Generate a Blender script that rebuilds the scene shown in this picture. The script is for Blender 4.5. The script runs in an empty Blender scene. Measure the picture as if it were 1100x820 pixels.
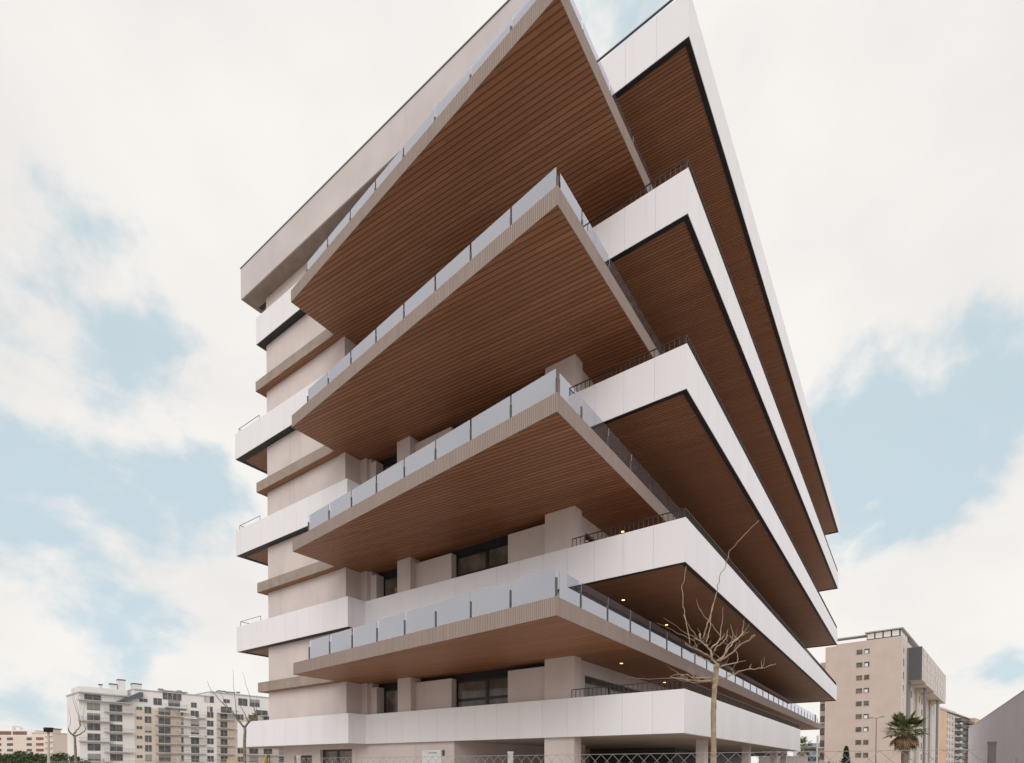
import bpy, math, random
from mathutils import Vector, Matrix
random.seed(7)
scene = bpy.context.scene
COL = scene.collection
R = math.radians
HC = 1.9                                   # eye height above the ground

# ------------------------------------------------------------------ materials
def new_mat(name):
    m = bpy.data.materials.new(name); m.use_nodes = True
    nt = m.node_tree
    return m, nt, nt.nodes, nt.links, nt.nodes['Principled BSDF']

def math_node(nt, op, a, b=None, clamp=False):
    n = nt.nodes.new('ShaderNodeMath'); n.operation = op; n.use_clamp = clamp
    for i, v in enumerate((a, b)):
        if v is None: continue
        if isinstance(v, (int, float)): n.inputs[i].default_value = v
        else: nt.links.new(v, n.inputs[i])
    return n.outputs[0]

def mix_col(nt, fac, a, b):
    n = nt.nodes.new('ShaderNodeMix'); n.data_type = 'RGBA'
    if isinstance(fac, (int, float)): n.inputs[0].default_value = fac
    else: nt.links.new(fac, n.inputs[0])
    for i, v in ((6, a), (7, b)):
        if isinstance(v, tuple): n.inputs[i].default_value = v + (1,)
        else: nt.links.new(v, n.inputs[i])
    return n.outputs[2]

def noise(nt, scale, detail=5, rough=.55, vec=None, stretch=None):
    tc = nt.nodes.new('ShaderNodeTexCoord')
    src = vec or tc.outputs['Object']
    if stretch:
        mp = nt.nodes.new('ShaderNodeMapping'); mp.inputs['Scale'].default_value = stretch
        nt.links.new(src, mp.inputs[0]); src = mp.outputs[0]
    n = nt.nodes.new('ShaderNodeTexNoise'); n.inputs['Scale'].default_value = scale
    n.inputs['Detail'].default_value = detail; n.inputs['Roughness'].default_value = rough
    nt.links.new(src, n.inputs['Vector'])
    return n.outputs['Fac']

def ramp(nt, fac, a, b):
    n = nt.nodes.new('ShaderNodeMapRange'); n.interpolation_type = 'SMOOTHSTEP'
    nt.links.new(fac, n.inputs[0]); n.inputs[1].default_value = a; n.inputs[2].default_value = b
    return n.outputs[0]

def bump(nt, h, strength, dist, bsdf):
    n = nt.nodes.new('ShaderNodeBump'); n.inputs['Strength'].default_value = strength
    n.inputs['Distance'].default_value = dist
    nt.links.new(h, n.inputs['Height']); nt.links.new(n.outputs[0], bsdf.inputs['Normal'])

def mottled(name, c1, c2, scale=1.2, rough=.8, bstr=.15, bdist=.01, fine=40, stain=None):
    m, nt, ns, ln, b = new_mat(name)
    col = mix_col(nt, ramp(nt, noise(nt, scale, 7), .3, .7), c1, c2)
    if stain:
        col = mix_col(nt, math_node(nt, 'MULTIPLY', ramp(nt, noise(nt, 1.0, 6, .6, stretch=(1.6, 1.6, .12)), .52, .78), stain[1]), col, stain[0])
    ln.new(col, b.inputs['Base Color']); b.inputs['Roughness'].default_value = rough
    bump(nt, noise(nt, fine, 4), bstr, bdist, b)
    return m

def sep_xyz(nt):
    tc = nt.nodes.new('ShaderNodeTexCoord'); s = nt.nodes.new('ShaderNodeSeparateXYZ')
    nt.links.new(tc.outputs['Object'], s.inputs[0]); return s.outputs

def grooves(nt, coord, pitch, width):
    """1 in the groove, 0 on the board"""
    f = math_node(nt, 'FRACT', math_node(nt, 'DIVIDE', coord, pitch))
    d = math_node(nt, 'ABSOLUTE', math_node(nt, 'SUBTRACT', f, .5))
    return ramp(nt, d, .5 - width / pitch, .5 - .25 * width / pitch)

def cell_random(nt, coord, pitch, seed=0.):
    c = math_node(nt, 'FLOOR', math_node(nt, 'ADD', math_node(nt, 'DIVIDE', coord, pitch), .0))
    w = nt.nodes.new('ShaderNodeTexWhiteNoise'); w.noise_dimensions = '1D'
    nt.links.new(math_node(nt, 'ADD', c, seed), w.inputs['W']); return w.outputs['Value']

def panel_mat(name, c1, c2, pitch, rough=.45):
    m, nt, ns, ln, b = new_mat(name)
    s = sep_xyz(nt); co = math_node(nt, 'ADD', math_node(nt, 'ADD', s[0], s[1]), 100 * pitch - .012 + OFF)
    g = grooves(nt, co, pitch, .016)
    var = math_node(nt, 'ADD', math_node(nt, 'MULTIPLY', cell_random(nt, co, pitch), .55), math_node(nt, 'MULTIPLY', noise(nt, .5, 5), .45))
    col = mix_col(nt, var, c1, c2)
    st = math_node(nt, 'MULTIPLY', ramp(nt, noise(nt, 1.0, 6, .6, stretch=(2.2, 2.2, .15)), .55, .8), .17)
    col = mix_col(nt, st, col, (.50, .47, .45))
    col = mix_col(nt, math_node(nt, 'MULTIPLY', g, .28), col, (.34, .33, .34))
    ln.new(col, b.inputs['Base Color']); b.inputs['Roughness'].default_value = rough
    bump(nt, math_node(nt, 'MULTIPLY', g, -1), .6, .012, b)
    return m

def board_mat(name, pitch, c1, c2, cg, nrm, seed, length=3.6):
    m, nt, ns, ln, b = new_mat(name)
    s = sep_xyz(nt)
    co = math_node(nt, 'ADD', math_node(nt, 'ADD', math_node(nt, 'MULTIPLY', s[0], nrm[0]), math_node(nt, 'MULTIPLY', s[1], nrm[1])), 400 * pitch)
    al = math_node(nt, 'ADD', math_node(nt, 'MULTIPLY', s[0], nrm[1]), math_node(nt, 'MULTIPLY', s[1], -nrm[0]))
    g = grooves(nt, co, pitch, .22 * pitch)
    rnd = cell_random(nt, co, pitch, seed)
    al2 = math_node(nt, 'ADD', math_node(nt, 'ADD', al, math_node(nt, 'MULTIPLY', rnd, 9.)), 500)
    rnd2 = cell_random(nt, math_node(nt, 'ADD', al2, math_node(nt, 'MULTIPLY', math_node(nt, 'FLOOR', math_node(nt, 'DIVIDE', co, pitch)), 37.3 * length)), length, seed)
    cv = nt.nodes.new('ShaderNodeCombineXYZ')
    ln.new(math_node(nt, 'MULTIPLY', al, .35), cv.inputs[0]); ln.new(math_node(nt, 'MULTIPLY', co, 9), cv.inputs[1]); ln.new(rnd, cv.inputs[2])
    grain = noise(nt, 1.6, 6, .62, vec=cv.outputs[0])
    v = math_node(nt, 'ADD', math_node(nt, 'MULTIPLY', rnd2, .55), math_node(nt, 'MULTIPLY', grain, .45))
    col = mix_col(nt, v, c1, c2)
    col = mix_col(nt, math_node(nt, 'MULTIPLY', ramp(nt, noise(nt, .16, 4), .5, .75), .22), col, c2)
    col = mix_col(nt, math_node(nt, 'MULTIPLY', g, .58), col, cg)
    ln.new(col, b.inputs['Base Color']); b.inputs['Roughness'].default_value = .5
    bump(nt, math_node(nt, 'MULTIPLY', g, -1), .8, .02, b)
    return m

def rib_mat(name, c1, c2, cg, pitch=.075):
    m, nt, ns, ln, b = new_mat(name)
    s = sep_xyz(nt); co = math_node(nt, 'ADD', math_node(nt, 'ADD', s[0], s[1]), 400 * pitch)
    g = grooves(nt, co, pitch, .030)
    var = math_node(nt, 'ADD', math_node(nt, 'MULTIPLY', cell_random(nt, co, pitch), .4), math_node(nt, 'MULTIPLY', noise(nt, 1.3, 6), .6))
    col = mix_col(nt, var, c1, c2)
    st = math_node(nt, 'MULTIPLY', ramp(nt, noise(nt, 1.0, 6, .65, stretch=(3, 3, .25)), .52, .8), .35)
    col = mix_col(nt, st, col, tuple(.55 * k for k in c1))
    col = mix_col(nt, math_node(nt, 'MULTIPLY', g, .6), col, cg)
    ln.new(col, b.inputs['Base Color']); b.inputs['Roughness'].default_value = .85
    bump(nt, math_node(nt, 'MULTIPLY', g, -1), .8, .02, b)
    return m

def plain(name, c, rough=.5, metal=0.):
    m, nt, ns, ln, b = new_mat(name)
    col = mix_col(nt, noise(nt, 6, 4), tuple(.86 * k for k in c), tuple(min(1, 1.12 * k) for k in c))
    ln.new(col, b.inputs['Base Color']); b.inputs['Roughness'].default_value = rough
    b.inputs['Metallic'].default_value = metal
    return m

OFF = 0.
BOX, BOY = -14., 20.                        # the building's base point
# object coordinates are local to the base point, so shift joints to start at the street corner
OFF = (BOX + BOY) % 1.277
M = {}
M['panel'] = panel_mat('white_panel', (.765, .755, .80), (.83, .82, .865), 1.277)
M['plaster'] = mottled('pink_white_plaster', (.60, .53, .52), (.67, .595, .585), .5, .85, .12, .006, 60, ((.44, .385, .37), .36))
M['plaster_roof'] = mottled('grey_plaster', (.55, .505, .51), (.61, .565, .57), .4, .85, .12, .006, 60, ((.36, .33, .33), .25))
M['wood_big'] = board_mat('brown_boards', .19, (.275, .119, .054), (.44, .204, .100), (.06, .024, .012), (.087, -.996), 3.)
M['wood_small'] = board_mat('narrow_brown_boards', .135, (.255, .112, .052), (.42, .198, .097), (.055, .022, .011), (.087, -.996), 11.)
M['fascia'] = rib_mat('ribbed_concrete', (.345, .270, .245), (.415, .338, .308), (.17, .13, .105))
M['strip'] = mottled('brown_concrete', (.29, .235, .205), (.36, .295, .26), 1.5, .9, .2, .01, 40, ((.17, .13, .11), .3))
M['trim'] = plain('dark_trim', (.016, .018, .022), .55)
M['metal'] = plain('dark_metal', (.035, .033, .035), .45, .3)
M['steel'] = plain('grey_steel', (.10, .105, .115), .4, .5)
M['soffit_plain'] = mottled('painted_soffit', (.40, .33, .29), (.47, .39, .345), .6, .8, .1, .005, 50)
M['frame'] = plain('black_frame', (.006, .006, .007), .4)
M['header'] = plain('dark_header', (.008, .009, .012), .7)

def dark_glass(name, c, spec=.5, rough=.06):
    m, nt, ns, ln, b = new_mat(name)
    col = mix_col(nt, ramp(nt, noise(nt, .9, 3), .35, .7), c, tuple(2.2 * k for k in c))
    ln.new(col, b.inputs['Base Color']); b.inputs['Roughness'].default_value = rough
    b.inputs['Specular IOR Level'].default_value = spec
    return m
M['window_glass'] = dark_glass('window_glass', (.085, .072, .060), .35)
M['far_glass'] = dark_glass('far_window_glass', (.06, .062, .066), .5, .15)

def rail_glass():
    m, nt, ns, ln, b = new_mat('balustrade_glass')
    ns.remove(b); out = ns['Material Output']
    tr = ns.new('ShaderNodeBsdfTransparent'); tr.inputs[0].default_value = (.79, .80, .93, 1)
    gl = ns.new('ShaderNodeBsdfGlossy'); gl.inputs['Roughness'].default_value = .01; gl.inputs[0].default_value = (.90, .91, 1, 1)
    df = ns.new('ShaderNodeBsdfDiffuse'); df.inputs[0].default_value = (.70, .74, .89, 1)
    fr = ns.new('ShaderNodeFresnel'); fr.inputs['IOR'].default_value = 1.55
    f = math_node(nt, 'ADD', fr.outputs[0], .36, True)
    m0 = ns.new('ShaderNodeMixShader'); m0.inputs[0].default_value = .10
    ln.new(tr.outputs[0], m0.inputs[1]); ln.new(df.outputs[0], m0.inputs[2])
    mx = ns.new('ShaderNodeMixShader'); ln.new(f, mx.inputs[0]); ln.new(m0.outputs[0], mx.inputs[1]); ln.new(gl.outputs[0], mx.inputs[2])
    ln.new(mx.outputs[0], out.inputs[0])
    return m
M['glass'] = rail_glass()

def lamp_mat():
    m, nt, ns, ln, b = new_mat('lit_spot')
    b.inputs['Emission Color'].default_value = (1, .52, .15, 1); b.inputs['Emission Strength'].default_value = 4.5
    return m
M['lamp'] = lamp_mat()
M['bark'] = mottled('bare_bark', (.23, .175, .125), (.38, .295, .215), 9, .9, .5, .01, 60)
M['shoot'] = mottled('pale_shoot_bark', (.30, .225, .155), (.44, .345, .25), 9, .85, .3, .006, 60)
M['dark_bark'] = mottled('grey_brown_bark', (.17, .135, .115), (.27, .22, .19), 9, .9, .4, .01, 60)
M['dry_leaf'] = plain('dry_leaves', (.22, .09, .05), .8)
M['leaf'] = mottled('green_leaves', (.045, .075, .022), (.10, .13, .04), 1.5, .7, .1, .01, 30)
M['leaf_dark'] = mottled('dark_green_leaves', (.025, .045, .022), (.05, .08, .035), 1.5, .7, .1, .01, 30)
M['palm_leaf'] = mottled('palm_leaves', (.15, .185, .075), (.28, .295, .14), 2, .6, .1, .01, 30)
M['palm_dry'] = mottled('dry_palm_leaves', (.30, .21, .11), (.42, .31, .18), 3, .8, .2, .01, 30)
M['palm_trunk'] = mottled('palm_trunk_bark', (.24, .175, .13), (.36, .28, .21), 5, .95, .6, .03, 25)
M['galv'] = plain('galvanised_wire', (.36, .34, .33), .45, .4)
M['post_light'] = plain('grey_concrete_post', (.50, .49, .48), .8)
M['post_dark'] = plain('dark_fence_post', (.12, .095, .10), .6)
M['sign'] = plain('white_sign_face', (.74, .76, .77), .4)
M['sign_ink'] = plain('grey_sign_ink', (.22, .22, .24), .6)
M['white_wall'] = mottled('off_white_wall', (.72, .705, .70), (.79, .775, .765), .12, .85, .05, .01, 20, ((.5, .48, .46), .25))
M['cream_wall'] = mottled('cream_wall', (.58, .505, .44), (.66, .58, .51), .12, .85, .05, .01, 20, ((.45, .38, .33), .25))
M['blind'] = plain('grey_roller_blind', (.30, .29, .28), .7)
M['lamp_grey'] = plain('lamp_grey_metal', (.24, .235, .235), .5, .3)
M['white_slab'] = mottled('white_balcony_slab', (.40, .385, .38), (.52, .50, .485), .3, .85, .05, .01, 20)
M['pink_wall'] = mottled('pink_beige_wall', (.66, .57, .51), (.73, .635, .57), .1, .85, .05, .01, 20)
M['terracotta'] = plain('terracotta_panel', (.22, .11, .09), .8)
M['brick'] = mottled('terracotta_brick', (.60, .39, .28), (.66, .45, .33), .15, .85, .05, .01, 20)
M['grey_block'] = mottled('grey_render', (.78, .735, .80), (.83, .785, .85), .35, .85, .1, .01, 30, ((.68, .64, .69), .4))
M['dark_clad'] = plain('dark_grey_cladding', (.085, .09, .10), .55)
M['grey_pier'] = plain('grey_pier', (.17, .17, .18), .7)
M['awning'] = plain('white_awning', (.75, .73, .70), .8)
M['blue_glass'] = dark_glass('blue_balcony_glass', (.20, .26, .33), .5, .2)
M['blue_roof'] = plain('blue_grey_roof', (.10, .12, .16), .6)
M['yellow'] = plain('yellow_paint', (.75, .52, .03), .5)

def tower_wall():
    m, nt, ns, ln, b = new_mat('tower_brick')
    s = sep_xyz(nt); g = grooves(nt, math_node(nt, 'ADD', s[2], 50.), .5, .05)
    col = mix_col(nt, ramp(nt, noise(nt, .25, 6), .3, .7), (.54, .45, .405), (.60, .50, .45))
    col = mix_col(nt, math_node(nt, 'MULTIPLY', g, .18), col, (.30, .23, .2))
    ln.new(col, b.inputs['Base Color']); b.inputs['Roughness'].default_value = .9
    return m
M['tower'] = tower_wall()
M['tower_pale'] = mottled('pale_tower_wall', (.55, .50, .475), (.62, .57, .54), .2, .9, .05, .01, 20)
M['ground'] = mottled('sandy_paving', (.40, .35, .30), (.50, .45, .39), .05, .95, .2, .02, 8)
M['asphalt'] = mottled('asphalt', (.045, .045, .047), (.065, .064, .064), .6, .9, .3, .01, 60)
M['kerb'] = mottled('kerb_stone', (.34, .33, .32), (.42, .41, .39), 2, .9, .2, .01, 40)
M['paint'] = plain('road_paint', (.78, .78, .75), .7)

# ------------------------------------------------------------------ mesh builder
class MB:
    def __init__(s): s.v = []; s.f = []
    def add(s, vs, fs):
        n = len(s.v); s.v += [tuple(p) for p in vs]; s.f += [tuple(i + n for i in f) for f in fs]; return s
    def box(s, x0, x1, y0, y1, z0, z1):
        x0, x1 = sorted((x0, x1)); y0, y1 = sorted((y0, y1)); z0, z1 = sorted((z0, z1))
        return s.prism([(x0, y0), (x1, y0), (x1, y1), (x0, y1)], z0, z1)
    def prism(s, pts, z0, z1):
        n = len(pts)
        a = sum(pts[i][0] * pts[(i + 1) % n][1] - pts[(i + 1) % n][0] * pts[i][1] for i in range(n))
        if a < 0: pts = pts[::-1]
        vs = [(x, y, z0) for x, y in pts] + [(x, y, z1) for x, y in pts]
        fs = [tuple(range(n))[::-1], tuple(range(n, 2 * n))] + [(i, (i + 1) % n, n + (i + 1) % n, n + i) for i in range(n)]
        return s.add(vs, fs)
    def bar(s, a, b, w, h=None):
        """box of width w along a-b (horizontal width w, height h)"""
        a, b = Vector(a), Vector(b); h = h or w
        d = (b - a).normalized(); up = Vector((0, 0, 1))
        if abs(d.z) > .95: up = Vector((0, 1, 0))
        sx = d.cross(up).normalized() * w / 2; sz = sx.cross(d).normalized() * h / 2
        vs = [p + i * sx + j * sz for p in (a, b) for i, j in ((-1, -1), (1, -1), (1, 1), (-1, 1))]
        return s.add(vs, [(0, 1, 2, 3), (7, 6, 5, 4)] + [(i, 4 + i, 4 + (i + 1) % 4, (i + 1) % 4) for i in range(4)])
    def tube(s, pts, rad, n=6, cap=True):
        pts = [Vector(p) for p in pts]; m = len(pts); vs = []
        u = None
        for i, p in enumerate(pts):
            d = (pts[min(i + 1, m - 1)] - pts[max(i - 1, 0)]).normalized()
            if u is None:
                u = d.cross(Vector((0, 1, .3))); u = u if u.length > .1 else d.cross(Vector((1, 0, 0)))
            u = (u - d * u.dot(d)).normalized(); w = d.cross(u)
            r = rad[i] if isinstance(rad, (list, tuple)) else rad
            vs += [p + r * (math.cos(2 * math.pi * k / n) * u + math.sin(2 * math.pi * k / n) * w) for k in range(n)]
        fs = [(i * n + k, i * n + (k + 1) % n, (i + 1) * n + (k + 1) % n, (i + 1) * n + k) for i in range(m - 1) for k in range(n)]
        if cap: fs += [tuple(range(n))[::-1], tuple(range((m - 1) * n, m * n))]
        return s.add(vs, fs)
    def disc(s, c, r, z0, z1, n=14):
        return s.prism([(c[0] + r * math.cos(2 * math.pi * k / n), c[1] + r * math.sin(2 * math.pi * k / n)) for k in range(n)], z0, z1)
    def build(s, name, mat, parent=None, base=None, smooth=False):
        me = bpy.data.meshes.new(name)
        o = bpy.data.objects.new(name, me)
        b = Vector(base) if base is not None else Vector((0, 0, 0))
        me.from_pydata([tuple(Vector(p) - b) for p in s.v], [], s.f)
        me.materials.append(mat)
        if smooth: me.polygons.foreach_set('use_smooth', [True] * len(me.polygons))
        me.update(); COL.objects.link(o)
        if parent is not None: o.parent = parent
        return o

def tag(o, label, cat, group=None, kind=None):
    o['label'] = label; o['category'] = cat
    if group: o['group'] = group
    if kind: o['kind'] = kind
    return o
def empty(name, loc, rz=0.):
    o = bpy.data.objects.new(name, None); o.location = loc; o.rotation_euler = (0, 0, rz); o.empty_display_size = .3
    COL.objects.link(o); return o
def structure(name, mb, mat):
    o = mb.build(name, mat); o['kind'] = 'structure'; return o

# ------------------------------------------------------------------ camera
Rm = Matrix(((0.828554, 0.559905, 0.002228), (-0.559773, 0.828433, -0.018762), (-0.012351, 0.014299, 0.999821)))
cam = bpy.data.cameras.new('camera'); co = bpy.data.objects.new('camera', cam); COL.objects.link(co)
rt, fw, up = Rm[0], Rm[1], Rm[2]
co.matrix_world = Matrix(((rt[0], up[0], -fw[0], 6.9462), (rt[1], up[1], -fw[1], -19.5513), (rt[2], up[2], -fw[2], HC), (0, 0, 0, 1)))
cam.sensor_width = 36; cam.lens = 36 * 581.287 / 1100
cam.shift_x = -(584.52 - 550) / 1100; cam.shift_y = (835.445 - 410) / 1100
cam.clip_end = 5000; cam.clip_start = .1
scene.camera = co
def from_cam(X, Y, z=0.):
    """ground point X metres to the right of and Y metres ahead of the standpoint"""
    return (6.9462 + .829 * X - .56 * Y, -19.5513 + .56 * X + .829 * Y, z)

# ------------------------------------------------------------------ the apartment building
ROOT = (BOX, BOY, 0.)
B = tag(empty('apartment_building', ROOT), 'tall modern apartment building with stacked white balconies and brown wood soffits', 'apartment building')
def P(mb, name, mat, parent=None, smooth=False): return mb.build(name, M[mat] if isinstance(mat, str) else mat, parent or B, ROOT, smooth)

H = 6.3
wz = [4.827 + H * k for k in range(5)]; WB = 1.633          # tops of the white parapets
tz = [7.252 + H * k for k in range(4)]; TB = .617           # tops of the brown terraces
YE = 49.8                                                   # far end of the long side
XW, YW = -18.32, -1.142                                     # where the wing steps forward
XL = -30.08                                                 # left end of the wing balconies
YB = 24.                                                    # back of the wing
WALLX0, WALLX1, WALLY = -26.95, -19.05, -.73
TC, TL = (-2.265, -5.248), (-19.457, -3.595)

# white parapets, their slabs and soffits
for k in range(5):
    t = wz[k]; b = t - WB; ye = 25.6 if k == 0 else YE; xl = -27.4 if k == 4 else XL; th = .16
    P(MB().prism([(0, 0), (0, ye), (-th, ye - .003), (-th, th), (XW - th, th), (XW - th, YW + th), (xl + th, YW + th), (xl + th, YB), (xl, YB), (xl, YW), (XW, YW), (XW, 0)], b, t), 'parapet', 'panel')
    P(MB().box(-th - .002, -5.3, ye - th, ye, b, t), 'parapet', 'panel')
    if k == 0:
        P(MB().prism([(-th, th), (-th, ye - th), (-16., ye - th), (-16., YB), (xl + th, YB), (xl + th, YW + th), (XW - th, YW + th), (XW - th, th)], b + .01, b + .3), 'soffit', 'soffit_plain')
        continue
    P(MB().box(-th, -6., th, ye - th, b + .05, b + .34).box(XW + .5, -6, th, 1.2, b + .05, b + .34), 'soffit', 'wood_small')
    w = .045
    P(MB().prism([(-.02, .02), (-.02, ye - .02), (-6, ye - .02), (-6, ye - th - w), (-th - w, ye - th - w), (-th - w, th + w), (XW + .1, th + w), (XW + .1, .02)], b - .005, b + .04), 'soffit_trim', 'trim')
    P(MB().prism([(XW - .02, .6), (XW - .02, YW + .02), (xl + .02, YW + .02), (xl + .02, YB), (xl + .24, YB), (xl + .24, WALLY + .04), (WALLX0, WALLY + .04), (WALLX1, WALLY + .04), (WALLX1, .6)], b - .006, b + .04), 'soffit_trim', 'trim')
    P(MB().box(xl + .35, WALLX0, WALLY + .04, YB, b + .03, b + .3).box(xl + .3, XW - .3, YW + .16, 1., b + .05, b + .3), 'soffit', 'wood_small')

# railings of thin dark bars on the white parapets, thin rails on the wing balconies
for k in range(4):
    t = wz[k]; m = MB(); zt_ = t + .345
    r = P(MB().bar((-4.9, .05, zt_), (-.05, .05, zt_), .035, .03).bar((-.05, .05, zt_), (-.05, (25.3 if k == 0 else 49.5), zt_), .035, .03), 'picket_railing', 'metal')
    x = -4.9
    while x < -.06: m.box(x - .011, x + .011, .039, .061, t - .02, zt_); x += .2
    y = .05; ye = 25.3 if k == 0 else 49.5
    while y < ye: m.box(-.061, -.039, y - .011, y + .011, t - .02, zt_); y += .2
    P(m, 'pickets', 'metal', r)
    if k:
        m = MB().bar((-29.85, -1.0, t + .36), (-27.35, -1.0, t + .36), .028, .025)
        for x in (-29.85, -27.35): m.box(x - .012, x + .012, -1.012, -.988, t - .2, t + .36)
        m.bar((-29.85, -1.0, t + .36), (-29.85, 15, t + .36), .035, .03)
        P(m, 'wing_rail', 'lamp_grey')
m = MB().bar((-5.5, .14, wz[4] + .34), (-.14, .14, wz[4] + .34), .05, .05).bar((-.14, .14, wz[4] + .34), (-.14, 49.5, wz[4] + .34), .05, .05)
P(m, 'top_rail', 'steel')

# brown terraces with ribbed edge, board soffit and glass balustrade
for k in range(4):
    t = tz[k]; b = t - TB; ty = 55.
    poly = [TC, TL, (TL[0], 1.), (-6, 1.), (-6, ty), (TC[0], ty)]
    sl = P(MB().prism(poly, b + .02, t), 'terrace', 'fascia')
    ins = .03
    P(MB().prism([(TC[0] - ins, TC[1] + ins), (TL[0] + ins, TL[1] + ins), (TL[0] + ins, .98), (-6.02, .98), (-6.02, ty - ins), (TC[0] - ins, ty - ins)], b + .008, b + .10), 'soffit', 'wood_big', sl)
    P(MB().prism([(WALLX0 - .58, -1.12), (TL[0] - .004, -1.12), (TL[0] - .004, .5), (WALLX0 - .58, .5)], b + .02, t - .004).box(WALLX0 - .58, WALLX0, .5, YB, b + .02, t - .004), 'wing_ledge', 'strip')
    P(MB().box(WALLX0 - .56, TL[0] - .02, -1.10, .5, b + .002, b + .018), 'ledge_soffit', 'wood_small')
    # balustrade
    gl = P(MB().bar((TC[0] - .30, TC[1] + .36, t + .012), (TL[0] + .3, TL[1] + .36, t + .012), .06, .02).bar((TC[0] - .30, TC[1] + .36, t + .012), (TC[0] - .30, ty - .3, t + .012), .06, .02), 'glass_balustrade', 'steel')
    ax = Vector((TL[0] - TC[0], TL[1] - TC[1])); Ln = ax.length; ax.normalize(); o = Vector((TC[0], TC[1] + .36))
    GH = 1.03
    def pane(p, q, nm='glass_panel', mb=None):
        mb_ = mb or MB(); mb_.bar((p[0], p[1], t + .03 + GH / 2), (q[0], q[1], t + .03 + GH / 2), .016, GH)
        return mb_ if mb else P(mb_, nm, 'glass', gl)
    def post(p, mb=None):
        mb_ = mb or MB(); mb_.box(p[0] - .032, p[0] + .032, p[1] - .032, p[1] + .032, t + .003, t + .74)
        mb_.box(p[0] - .05, p[0] + .05, p[1] - .05, p[1] + .05, t + .002, t + .02)
        return mb_ if mb else P(mb_, 'post', 'steel', gl)
    for i in range(9):
        p = o + ax * (.26 + 2.0 * i); post(p)
        if i < 8:
            pane(o + ax * (.26 + 2.0 * i + .045), o + ax * (.26 + 2.0 * (i + 1) - .045))
    xr = TC[0] - .30; near = (24, 8, 4, 4)[k]
    far_g, far_p = MB(), MB()
    y = TC[1] + .42; first = True; i = 0
    while y < ty - 2.2:
        y0 = TC[1] + .62 if first else y + .045; y1 = (TC[1] + 2.0 if first else y + 2.0)
        if i < near: pane((xr, y0), (xr, y1 - .045)); post((xr, y1))
        else: pane((xr, y0), (xr, y1 - .045), mb=far_g); post((xr, y1), mb=far_p)
        y = y1; first = False; i += 1
    if far_g.v:
        a = P(far_g, 'glass_run', 'glass', gl); a['kind'] = 'stuff'
        a = P(far_p, 'post_run', 'steel', gl); a['kind'] = 'stuff'

# wing wall, roof box
P(MB().box(WALLX0, WALLX1, WALLY, YB, 3.2, 31.36), 'wing_wall', 'plaster')
rz0, rz1 = 31.3, 33.22
P(MB().prism([(-28.35, -1.57), (-5.6, -1.57), (-5.6, 44), (-28.35, 44)], rz0 + .03, rz1), 'roof', 'plaster_roof')
P(MB().bar((-28.37, -1.58, rz1 + .02), (-5.6, -1.58, rz1 + .015), .07, .03), 'roof_coping', 'lamp_grey')
P(MB().box(-28.3, -5.65, -1.5, 43.9, rz0 + .015, rz0 + .05), 'soffit', 'strip')
P(MB().box(-28.0, WALLX0, -.62, YB, rz0 + .004, rz0 + .03), 'soffit_trim', 'trim')
P(MB().box(-27.95, WALLX0, -.40, YB, rz0 - .006, rz0 + .02), 'soffit', 'wood_small')

# dark core behind the facade and the facade pieces of each storey
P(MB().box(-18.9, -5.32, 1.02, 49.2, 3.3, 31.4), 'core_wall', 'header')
colm = MB().box(-6.41, -4.89, .235, .83, 0, 31.32)
P(colm, 'column', 'plaster')
levels = []
for k in range(5): levels.append((wz[k] - WB + .3, (tz[k] - TB if k < 4 else rz0), 'w'))
for k in range(4): levels.append((tz[k] - .02, wz[k + 1] - WB, 't'))
def window(x0, x1, y, z0, z1, mull, along='x', depth=.06):
    fw_ = .11
    if along == 'x':
        f = MB().box(x0, x1, y - .05, y, z0, z0 + fw_).box(x0, x1, y - .05, y, z1 - fw_, z1).box(x0, x0 + fw_, y - .05, y, z0 + fw_, z1 - fw_).box(x1 - fw_, x1, y - .05, y, z0 + fw_, z1 - fw_)
        for q in mull: f.box(q - .1, q + .1, y - .055, y - .002, z0 + fw_, z1 - fw_)
        fr = P(f, 'window', 'frame')
        P(MB().box(x0 + fw_, x1 - fw_, y - .03, y - .012, z0 + fw_, z1 - fw_), 'pane', 'window_glass', fr)
    else:
        f = MB().box(y, y + .05, x0, x1, z0, z0 + fw_).box(y, y + .05, x0, x1, z1 - fw_, z1).box(y, y + .05, x0, x0 + fw_, z0 + fw_, z1 - fw_).box(y, y + .05, x1 - fw_, x1, z0 + fw_, z1 - fw_)
        for q in mull: f.box(y + .002, y + .055, q - .07, q + .07, z0 + fw_, z1 - fw_)
        fr = P(f, 'window', 'frame')
        P(MB().box(y + .012, y + .03, x0 + fw_, x1 - fw_, z0 + fw_, z1 - fw_), 'pane', 'window_glass', fr)
    return fr
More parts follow.
